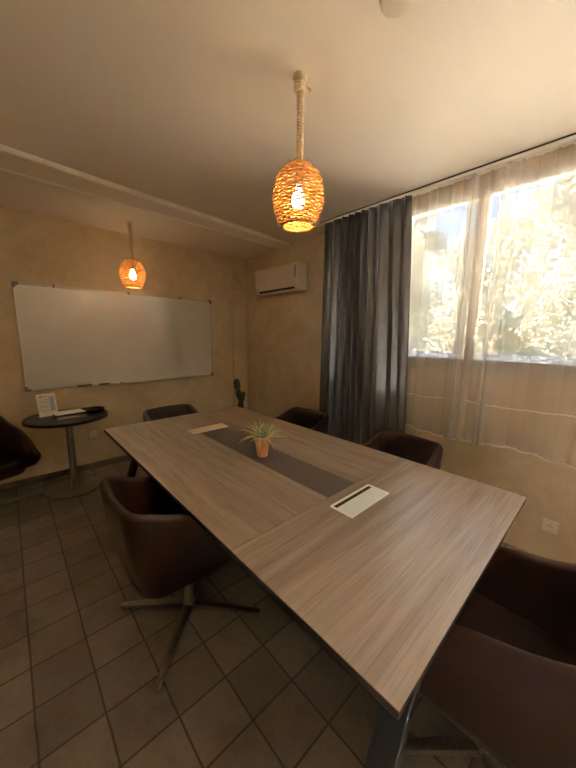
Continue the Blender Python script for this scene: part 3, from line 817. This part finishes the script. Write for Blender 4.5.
# ------------------------------------------------------------------ the garden outside
struct('bounce_terrace', bx(WX+.22, 6.2, -14, 14, -.2, -.02), M['bounce_terrace'], smooth=False)  # unseen pale slab, added to bounce sun up onto the ceiling
struct('ground', bx(WX+.5, 30, -25, 25, -1.3, -1.1), M['grass'], smooth=False)
def tree(x, y, z0, h, r, leaf, n, label, seed, size=.085, trunk=.09, cz=.62, squash=.55, yspan=1.0):
    q = random.Random(seed)
    t = thing('garden_tree', label, 'tree', (x, y, z0))
    b = B()
    base = [(0,0,0),(.05,.03,h*.25),(-.03,.08,h*.5),(.02,.02,h*.8)]
    tube(b, base, [trunk, trunk*.8, trunk*.55, trunk*.25], 9)
    tips = []
    for k in range(16):
        f = q.uniform(.25,.8); a_ = q.uniform(0, 2*PI); p0 = Vector((0,0,h*f)); L = r*q.uniform(.6,1.0)
        p1 = p0 + Vector((math.cos(a_)*L*.5, math.sin(a_)*L*.5*yspan, L*.35)); p2 = p0 + Vector((math.cos(a_)*L, math.sin(a_)*L*yspan, L*q.uniform(.3,.9)))
        tube(b, [p0, p1, p2], [trunk*.35, trunk*.22, trunk*.08], 6)
        for j in range(4):
            p3 = p1.lerp(p2, q.random()) ; p4 = p3 + Vector((q.uniform(-1,1), q.uniform(-1,1), q.uniform(-.2,1)))*r*.35
            tube(b, [p3, p4], [trunk*.09, trunk*.03], 5)
    obj('trunk', b, M['bark'], t)
    b = B(); cent = []
    for k in range(60):
        v = Vector((q.gauss(0,1), q.gauss(0,1), q.gauss(0,1))).normalized()*(q.random()**.45)
        cent.append((Vector((v.x*r*.85, v.y*r*yspan*.95, h*cz + v.z*h*squash*.62)), q.uniform(.16,.34)*r))
    for k in range(n):
        c_, cr_ = q.choice(cent)
        v = Vector((q.gauss(0,1), q.gauss(0,1), q.gauss(0,1))).normalized()*(q.random()**.33)*cr_
        p = c_+v
        d = Vector((q.gauss(0,1), q.gauss(0,1), q.gauss(0,1)-.3)).normalized(); s_ = d.cross(Vector((q.gauss(0,1), q.gauss(0,1), q.gauss(0,1)))).normalized()
        L = size*q.uniform(.6,1.3); w = L*.24
        vs = [b.verts.new(p), b.verts.new(p+d*L*.45+s_*w), b.verts.new(p+d*L), b.verts.new(p+d*L*.45-s_*w)]
        b.faces.new(vs)
    me = bpy.data.meshes.new('foliage'); b.to_mesh(me); b.free(); me.materials.append(leaf)
    o = bpy.data.objects.new('foliage', me); C.objects.link(o); o.parent = t
    return t
G0 = -1.1
struct('wall_added_bounce', bx(3.2, 9.5, -9.3, -9.0, -1.1, 3.6), noisy('bounce_wall_grey', (.34,.32,.29), (.40,.38,.35), 3, .85), smooth=False)  # unseen wall, added for a whiteboard reflection and fill light
tree(7.4, 4.25, G0, 6.4, 1.40, M['leafB'], 24000, 'yellow-green leafy tree outside beyond the left window pane', 1, .07)
tree(7.4, .35, G0, 7.0, 1.40, M['leafA'], 26000, 'tall pale sunlit tree outside beyond the right window pane', 2, .07)
tree(5.3, 1.75, G0, 3.4, .62, M['leafA'], 4500, 'low pale shrub outside close behind the window mullion', 3, .06, .04)
tree(11.4, 6.9, G0, 7.9, 1.9, M['leafC'], 14000, 'grey-green tree farther off at the left of the window view', 4, .12)
tree(11.4, 2.8, G0, 6.6, 1.9, M['leafB'], 15000, 'broad yellow-green tree farther off behind the window mullion', 5, .12)

# ------------------------------------------------------------------ light
w = bpy.data.worlds.new('World'); S.world = w; w.use_nodes = True
n = w.node_tree.nodes; bg = n['Background']
sky = n.new('ShaderNodeTexSky'); sky.sky_type = 'NISHITA'; sky.sun_disc = False
sky.sun_elevation = R(48); sky.sun_rotation = R(250); sky.air_density = 1; sky.dust_density = 1.6
w.node_tree.links.new(sky.outputs[0], bg.inputs[0]); bg.inputs[1].default_value = .072
sun = bpy.data.lights.new('Sun', 'SUN'); sun.energy = 75; sun.color = (1,.93,.87); sun.angle = R(.6)
so = bpy.data.objects.new('Sun', sun); C.objects.link(so)
so.rotation_euler = Vector((.42,-.80,-1.0)).to_track_quat('-Z', 'Y').to_euler()

# ------------------------------------------------------------------ camera
rows = [(0.73495,-.02,0),]  # axes solved from the two vanishing points
def vp(u, v, f=303.41): return Vector((u-288, 384-v, -f))
Yc = vp(4, 333.3).normalized(); Xc = vp(620, 340).normalized(); Zc = Xc.cross(Yc).normalized()
Rm = Matrix((Xc, Yc, Zc))
cam = bpy.data.cameras.new('Camera'); co = bpy.data.objects.new('Camera', cam); C.objects.link(co)
co.matrix_world = Matrix.Translation((0,0,CAMZ)) @ Rm.to_4x4()
cam.sensor_fit = 'HORIZONTAL'; cam.sensor_width = 36; cam.lens = 303.41/576*36; cam.clip_start = .02; cam.clip_end = 200
S.camera = co
S.view_settings.view_transform = 'Standard'; S.view_settings.look = 'None'; S.view_settings.gamma = 1; S.view_settings.use_curve_mapping = False
S.view_settings.exposure = 2.08
S.cycles.max_bounces = 14; S.cycles.diffuse_bounces = 8; S.cycles.transparent_max_bounces = 24; S.cycles.transmission_bounces = 8
S.cycles.sample_clamp_indirect = 6
